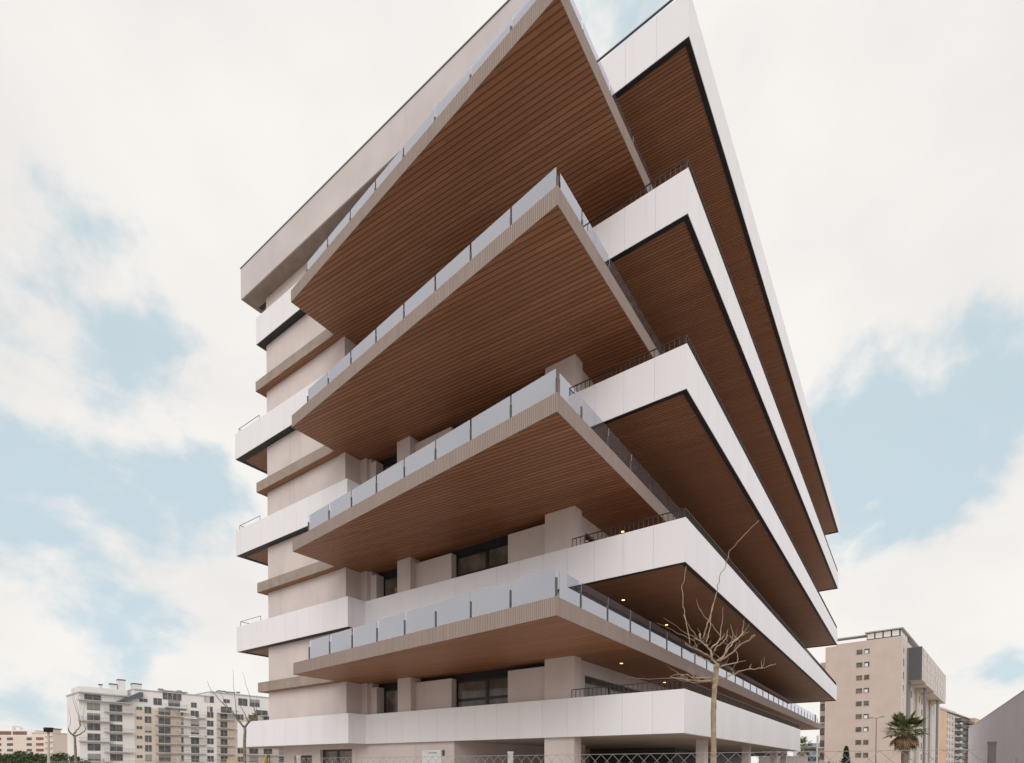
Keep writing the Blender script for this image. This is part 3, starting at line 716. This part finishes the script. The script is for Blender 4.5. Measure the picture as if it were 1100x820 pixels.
for fl in range(8):
    z = fl * FZ + .25
    if fl < 7:
        win(1.8, 4.7, z + .35, z + 2.35); win(7.0, 10.0, z + .35, z + 2.35)
        if fl % 2 == 1: balcony(-.3, 7.6, z)
        if fl % 2 == 0: balcony(5.6, 12.6, z)
    else: win(1.2, 5.0, z + .2, z + 1.75); balcony(-.5, 12.3, z, 1.6)
    if fl < 7:
        win(13.5, 14.9, z + 1.3, z + 2.2, -.25); win(15.6, 17.3, z + .4, z + 2.4, -.25); win(19.2, 22.4, z + .3, z + 2.35, -.25)
        balcony(18.3, 24.2, z, 1.2, -.25)
        win(24.6, 26.1, z + .5, z + 2.3); win(28.3, 30.6, z + .2, z + 2.3); win(33.1, 35.0, z + .4, z + 2.3, .02); win(37.2, 39.3, z + .3, z + 2.3, -.05)
        balcony(24.4, 32.6, z, 1.2); balcony(36., 41.5, z, 1.2, -.05)
        win(42.6, 44.6, z + .4, z + 2.2, -.05); win(46.5, 49.5, z + .4, z + 2.3, -.05); win(51.5, 54.5, z + .4, z + 2.3, -.05); win(57, 60, z + .4, z + 2.3, -.05)
        balcony(45.5, 62, z, 1.2, -.05)
    else:
        win(14.4, 16.4, z + .9, z + 1.9, .02); win(18.0, 20.2, z + .3, z + 2.4, .02); win(22.0, 25.2, z + .3, z + 2.2, .02); balcony(21, 27, z - .3, 1.6, .02); win(28.4, 30, z + .4, z + 2., .02)
for x0, x1, z0, z1 in ((32.4, 35.2, 23.4, 25.6), (38.2, 40.2, 23.8, 25.0), (43.0, 46., 23.3, 25.8), (46.8, 50.2, 23.3, 25.8), (54, 57, 23.8, 25.2), (33.2, 34.8, 20.2, 22.0), (37.4, 40.8, 20.4, 22.4), (49, 53, 20.3, 22.2)): win(x0, x1, z0, z1, .05, None, .2)
win(20.5, 23., 23.2, 25.6, -.02, None, 0); win(23.2, 25.6, 23.2, 25.6, -.02, None, 0)
balcony(36, 42.5, 20.0, 1.6, .05); balcony(50, 58, 20.2, 1.4, .05)
Q(MB().box(20.2, 27.6, .3, 3.5, 25.9, 26.2).box(20.2, 20.4, .4, .6, 23.6, 25.9).box(23.8, 24., .4, .6, 23.6, 25.9).box(27.4, 27.6, .4, .6, 23.6, 25.9), 'roof_pergola', 'white_slab')
for x0, x1, z in ((25.8, 29.6, 17.6), (27.2, 32., 11.6), (42.2, 45.2, 14.4), (24.9, 27.4, 19.4)):
    Q(MB().add([(x0, -.05, z + .9), (x1, -.05, z + .9), (x1, -1.5, z), (x0, -1.5, z), (x0, -.05, z + .84), (x1, -.05, z + .84), (x1, -1.5, z - .06), (x0, -1.5, z - .06)], [(0, 1, 2, 3), (7, 6, 5, 4), (3, 2, 6, 7), (0, 3, 7, 4), (1, 5, 6, 2), (0, 4, 5, 1)]), 'awning', 'awning')

# far left: low pink building
PK = tag(empty('residential_building', from_cam(-290 * 1.03, 290), math.atan2(.56, .829)), 'distant low pink and beige apartment building on the left skyline', 'apartment building')
def K(mb, name, mat, par=None): return mb.build(name, M[mat], par or PK)
K(MB().box(-20, 26, 0, 14, 0, 18.2).box(26, 37, -1.5, 14, 0, 19.6), 'wall', 'pink_wall')
K(MB().box(-20, 3, .5, 14, 18.2, 20.2).box(3, 26, .2, 14, 18.2, 21.3), 'upper_wall', 'white_wall')
for x0, x1 in ((6.4, 13.2), (14.2, 21.5)): K(MB().box(x0, x1, -.05, .2, 18.8, 20.6), 'terracotta_screen', 'terracotta')
K(MB().box(26, 37.3, -1.9, 14, 19.6, 20.).box(30.6, 34.6, 1, 6, 20., 21.9), 'roof', 'cream_wall')
K(MB().box(30.2, 35., .6, 6.4, 21.9, 22.4), 'roof_cap', 'dark_clad')
K(MB().box(4, 10, 4, 9, 21.3, 23.8).box(12, 14, 4, 6, 21.3, 23.), 'plant_room', 'white_wall')
for fl in range(6):
    z = fl * 3.05 + .6
    for x, w in ((-16, 2.4), (-9, 3.), (-4.4, 2.6), (1, 2.6), (5.6, 2.4), (11., 3.2), (21.5, 2.8)):
        f = K(MB().box(x, x + w, -.12, .01, z, z + .08).box(x, x + w, -.12, .01, z + 1.4, z + 1.48), 'window', 'white_slab'); K(MB().box(x, x + w, -.05, -.02, z + .08, z + 1.4), 'pane', 'far_glass', f)
    f = K(MB().box(28, 32, -1.62, -1.49, z, z + .08), 'window', 'white_slab'); K(MB().box(28, 32, -1.56, -1.51, z + .08, z + 1.5), 'pane', 'terracotta', f)
    K(MB().box(33, 37, -2.7, -1.5, z + 2, z + 2.5), 'balcony', 'pink_wall')

# ------------------------------------------------------------------ right: beige tower
Tw = tag(empty('apartment_tower', from_cam(79.5, 121), R(-7.35)), 'beige brick apartment tower with paired windows and grey box projecting on its side', 'apartment tower')
def V(mb, name, mat, par=None): return mb.build(name, M[mat], par or Tw)
TH = 31.4
V(MB().box(-15.5, 0, 0, 14, 0, TH - .4).box(-13.2, 0, 0.001, 14, TH - .4, TH), 'wall', 'tower')
V(MB().box(-17.1, -15.5, 2.0, 14, 0, 27.8), 'annex_wall', 'tower')
V(MB().box(-.4, 0.02, .02, 76, 0, TH + .01).box(-14, -.4, 14, 76, 0, TH - .02), 'side_wall', 'tower_pale')
for i in range(9):
    zc = 28.9 - 3.0 * i
    for x0, x1 in ((-8.85, -7.65), (-7.25, -6.2)):
        f = V(MB().box(x0 - .05, x1 + .05, -.06, .02, zc - .62, zc - .56).box(x0 - .05, x1 + .05, -.06, .02, zc + .56, zc + .62).box(x0 - .05, x0, -.06, .02, zc - .56, zc + .56).box(x1, x1 + .05, -.06, .02, zc - .56, zc + .56), 'window', 'white_slab')
        V(MB().box(x0, x1, -.03, -.005, zc - .56, zc + .56), 'pane', 'window_glass', f)
        if rb.random() < .45: V(MB().box(x0 + .1, x0 + .75, -.045, -.03, zc - .5, zc + .2), 'curtain', 'white_wall', f)
    if i > 1:
        f = V(MB().box(-17., -15.6, 1.90, 2.01, zc - .9, zc + .75), 'window', 'frame'); V(MB().box(-16.9, -15.7, 1.87, 1.9, zc - .8, zc + .65), 'pane', 'far_glass' if i % 2 else 'window_glass', f)
        if i % 2: V(MB().box(-17.3, -15.5, .7, 2., zc - 1.15, zc - .85), 'balcony', 'white_slab')
# rooftop storey with glazing and thin slab roof
V(MB().box(-6.9, -.3, .4, 13, TH, TH + 1.65), 'penthouse', 'frame')
for i in range(4):
    x = -6.75 + 1.62 * i; V(MB().box(x, x + 1.35, .34, .40, TH + .25, TH + 1.5), 'window', 'white_wall')
for i in range(3):
    y = .6 + 3.2 * i; V(MB().box(-.3, -.24, y, y + 2.6, TH + .25, TH + 1.5), 'window', 'white_wall')
V(MB().box(-7.2, .25, -.1, 27, TH + 1.65, TH + 1.90), 'roof', 'white_slab')
V(MB().box(-15.6, -7.2, .5, 3, TH + 1.3, TH + 1.5), 'roof_slab', 'white_slab')
# windows in rows on the long side
for i in range(10):
    zc = 28.9 - 3.0 * i
    for y in (2.4, 14.5, 28., 33., 38., 56., 62., 68.):
        if y > 7 and zc > 20.0: continue
        f = V(MB().box(.0, .06, y - .06, y + 1.16, zc - .86, zc - .8).box(.0, .06, y - .06, y + 1.16, zc + .8, zc + .86), 'side_window', 'white_slab')
        V(MB().box(.02, .05, y, y + (.9 if y < 7 else 1.5), zc - .8, zc + .8), 'pane', 'window_glass', f)
V(MB().box(.02, .35, 7.4, 11.4, 0, 29.9), 'pier', 'grey_pier'); V(MB().box(1.75, 2.1, 21., 23.6, 0, 22.3), 'pier', 'grey_pier'); V(MB().box(1.8, 2.1, 47.5, 51., 0, 21.6), 'pier', 'grey_pier')
for (y0, y1, z0, z1, e) in ((7.6, 15., 22.3, 29.8, 2.95), (15.1, 31.4, 22.0, 29.8, 2.93), (31.5, 60., 21.5, 29.8, 2.91)):
    bx = V(MB().box(.02, e, y0, y1, z0, z1), 'projecting_box', 'tower_pale')
    V(MB().box(.05, e - .04, y0 + .1, y1 - .05, z0 - .04, z0 - .003), 'box_soffit', 'cream_wall', bx)  # warmer colour paints the bounce light onto the box underside
    if y0 < 10: V(MB().box(.03, e - .02, y0 - .15, y0 + .0, z0 + .02, z1 + .1), 'end_cladding', 'dark_clad', bx)
    for i in range(int((z1 - z0) / 2.5)):
        y = y0 + 1.6
        while y < y1 - 4.:
            V(MB().box(e, e + .05, y, y + 3.0, z0 + .9 + 2.5 * i, z0 + 2.3 + 2.5 * i), 'window', 'window_glass', bx); y += 6.2

# far right: terracotta block with dark balconies
d = Vector((.724, .69)); wd = Vector((.829 * d.x - .56 * d.y, .56 * d.x + .829 * d.y))
O = tag(empty('apartment_block', from_cam(166.5, 230), math.atan2(wd.y, wd.x)), 'orange brick apartment block with dark stacked balconies behind the beige tower', 'apartment block')
def U(mb, name, mat, par=None): return mb.build(name, M[mat], par or O)
U(MB().box(-2, 20, 0, 16, 0, 27.6).box(78, 110, -2, 16, 0, 28.2), 'wall', 'brick')
U(MB().box(20, 78, .3, 16, 0, 27.0), 'white_wall', 'tower_pale')
U(MB().box(-2.3, 78, -.4, 16.3, 27.6, 28.1).box(24, 60, 3, 10, 28.1, 30.2), 'roof', 'tower_pale')
for fl in range(9):
    z = fl * 3 + .4
    for x in (22, 27, 33): 
        f = U(MB().box(x, x + 2.4, .2, .31, z + .5, z + 2.2), 'window', 'white_slab'); U(MB().box(x + .15, x + 2.25, .15, .2, z + .6, z + 2.1), 'pane', 'far_glass', f)
    for x0, x1 in ((40, 52), (60, 76)):
        b = U(MB().box(x0, x1, -2.2, .3, z, z + .3), 'balcony', 'grey_pier'); U(MB().box(x0, x1, -2.2, -2.1, z + .3, z + 1.3).box(x0, x0 + .1, -2.1, .3, z + .3, z + 1.3), 'railing', 'dark_clad', b)
        f = U(MB().box(x0 + 1, x1 - 1, .2, .31, z + .3, z + 2.5), 'window', 'window_glass')
    for x in (82, 90, 98): 
        f = U(MB().box(x, x + 2.6, -2.1, -1.99, z + .5, z + 2.1), 'window', 'far_glass')

# white terrace house beyond the end of the building
Wh = tag(empty('terrace_house', from_cam(86, 178), R(-7)), 'distant white building with blue glass balconies between the long building and the tower', 'house')
def Y_(mb, name, mat, par=None): return mb.build(name, M[mat], par or Wh)
Y_(MB().box(-4, 12, 0, 10, 0, 9.6), 'wall', 'white_wall')
for fl in range(4):
    z = .2 + 2.9 * fl
    Y_(MB().box(-1, 9, -1.6, 0, z - .2, z), 'balcony', 'white_wall'); Y_(MB().box(-1, 9, -1.6, -1.55, z, z + 1.0), 'balcony_glass', 'blue_glass')
    if fl < 3: Y_(MB().box(-.5, 4., -.06, .01, z + .2, z + 2.3), 'window', 'far_glass'); Y_(MB().box(5, 8.6, -.06, .01, z + .2, z + 2.3), 'window', 'far_glass')
for x in (-1, 3.6, 8.6): Y_(MB().box(x, x + .5, -1.7, -1.2, 0, 12.4), 'column', 'white_wall')

# grey warehouse wall on the right
G = tag(empty('grey_building', (12.4, 0, 0)), 'plain grey rendered building whose long wall fills the right edge', 'building')
MB().box(0, 16, -2, 58.4, 0, 6.4).build('wall', M['grey_block'], G)
MB().box(-.02, 16, -2.02, 58.42, 6.4, 6.47).build('wall_coping', M['grey_block'], G)
MB().tube([(-.08, 24.6, 0), (-.08, 24.6, 2.6)], .07, 8).build('drain_pipe', M['grey_block'], G)

# yellow play frame near the small bare tree
Yf = tag(empty('climbing_bars', from_cam((248 - 584.5) / 581.3 * 60, 60), R(30)), 'yellow tubular play frame by the small bare tree near the left wing', 'climbing frame')
for x in (-.42, .42): MB().tube([(x, 0, 0), (x, 0, 2.75)], .06, 8).build('post', M['yellow'], Yf)
MB().tube([(-.42, 0, 2.5), (.42, 0, 2.5)], .045, 8).build('crossbar', M['yellow'], Yf)
Yf = tag(empty('play_slide', from_cam((285 - 584.5) / 581.3 * 62, 62), R(30)), 'yellow slanting slide seen under the lowest balcony of the left wing', 'slide')
MB().bar((-.5, 0, 1.4), (.3, 0, 3.3), .5, .08).build('chute', M['yellow'], Yf)
MB().tube([(.35, .2, 0), (.35, .2, 3.3)], .05, 8).build('post', M['metal'], Yf); MB().tube([(.35, -.2, 0), (.35, -.2, 3.3)], .05, 8).build('post', M['metal'], Yf)
MB().tube([(-.5, 0, 0), (-.5, 0, 1.4)], .05, 8).build('post', M['metal'], Yf)

# ------------------------------------------------------------------ sky and light
w = bpy.data.worlds.new('World'); scene.world = w; w.use_nodes = True
nt = w.node_tree; ns, ln = nt.nodes, nt.links
bg = ns['Background']; bg.inputs['Strength'].default_value = .1
SUN_EL, SUN_AZ = R(36), R(146)                   # azimuth clockwise from +Y
sky = ns.new('ShaderNodeTexSky'); sky.sky_type = 'NISHITA'; sky.sun_disc = False
sky.sun_elevation = SUN_EL; sky.sun_rotation = SUN_AZ; sky.dust_density = 2.; sky.ozone_density = 1.2
tc = ns.new('ShaderNodeTexCoord'); dirv = tc.outputs['Generated']
sp = ns.new('ShaderNodeSeparateXYZ'); ln.new(dirv, sp.inputs[0])
cv = ns.new('ShaderNodeVectorMath'); cv.operation = 'MULTIPLY'; cv.inputs[1].default_value = (1, 1, 1.35); ln.new(dirv, cv.inputs[0])
def sky_noise(scale, detail, rough, off=(0, 0, 0), dist=0.):
    mp = ns.new('ShaderNodeMapping'); mp.inputs['Location'].default_value = off; ln.new(cv.outputs[0], mp.inputs[0])
    n = ns.new('ShaderNodeTexNoise'); n.inputs['Scale'].default_value = scale; n.inputs['Detail'].default_value = detail; n.inputs['Roughness'].default_value = rough; n.inputs['Distortion'].default_value = dist
    ln.new(mp.outputs[0], n.inputs['Vector']); return n.outputs['Fac']
n1 = sky_noise(4.6, 9, .56, (12.1, 8.4, 1.7), .15); n2 = sky_noise(1.9, 4, .5, (4.1, .4, 2.2))
cover = math_node(nt, 'ADD', math_node(nt, 'MULTIPLY', math_node(nt, 'SUBTRACT', n1, .5), 1.55), math_node(nt, 'MULTIPLY', math_node(nt, 'SUBTRACT', n2, .5), .5))
# more cloud towards the zenith, a broken belt lower down
belt = math_node(nt, 'MULTIPLY', ramp(nt, sp.outputs[2], .46, .62), .26)
cover = math_node(nt, 'ADD', cover, belt)
gaps = None
for (v, c0, amt) in (((-.857, .201, .475), .965, .26), ((-.965, .202, .17), .96, .22), ((-.02, .855, .515), .975, .20), ((.085, .92, .40), .975, .14), ((-.289, .523, .802), .988, .42), ((-.80, .24, .545), .985, .10), ((.8, -.3, .5), .95, .2)):
    dn = ns.new('ShaderNodeVectorMath'); dn.operation = 'DOT_PRODUCT'; ln.new(dirv, dn.inputs[0]); dn.inputs[1].default_value = Vector(v).normalized()
    g = math_node(nt, 'MULTIPLY', ramp(nt, dn.outputs['Value'], c0, 1.0), amt)
    gaps = g if gaps is None else math_node(nt, 'ADD', gaps, g)
cl = ramp(nt, math_node(nt, 'SUBTRACT', cover, gaps), -.30, -.07)
shade = ramp(nt, sky_noise(4.0, 7, .5, (2.2, 3.1, .7), .1), .30, .70)
K0 = 1 / .1
ccol = mix_col(nt, shade, tuple(K0 * c for c in (.79, .765, .745)), tuple(K0 * c for c in (.89, .86, .825)))
blue = mix_col(nt, .82, sky.outputs[0], tuple(K0 * c for c in (.545, .695, .765)))
cl = math_node(nt, 'ADD', math_node(nt, 'MULTIPLY', cl, .82), .16)
ln.new(mix_col(nt, cl, blue, ccol), bg.inputs['Color'])

sun = bpy.data.lights.new('sun', 'SUN'); so = bpy.data.objects.new('sun', sun); COL.objects.link(so)
sun.energy = 1.25; sun.angle = R(55); sun.color = (1, .95, .88)
sd = Vector((math.sin(SUN_AZ) * math.cos(SUN_EL), math.cos(SUN_AZ) * math.cos(SUN_EL), math.sin(SUN_EL)))
so.rotation_euler = sd.to_track_quat('Z', 'Y').to_euler(); so.location = (40, -60, 60)

vs = scene.view_settings
scene.display_settings.display_device = 'sRGB'
vs.view_transform = 'Standard'; vs.look = 'None'; vs.exposure = .1; vs.gamma = 1.; vs.use_curve_mapping = False
scene.cycles.max_bounces = 10; scene.cycles.diffuse_bounces = 5; scene.cycles.transparent_max_bounces = 24; scene.cycles.glossy_bounces = 4
scene.cycles.use_denoising = True
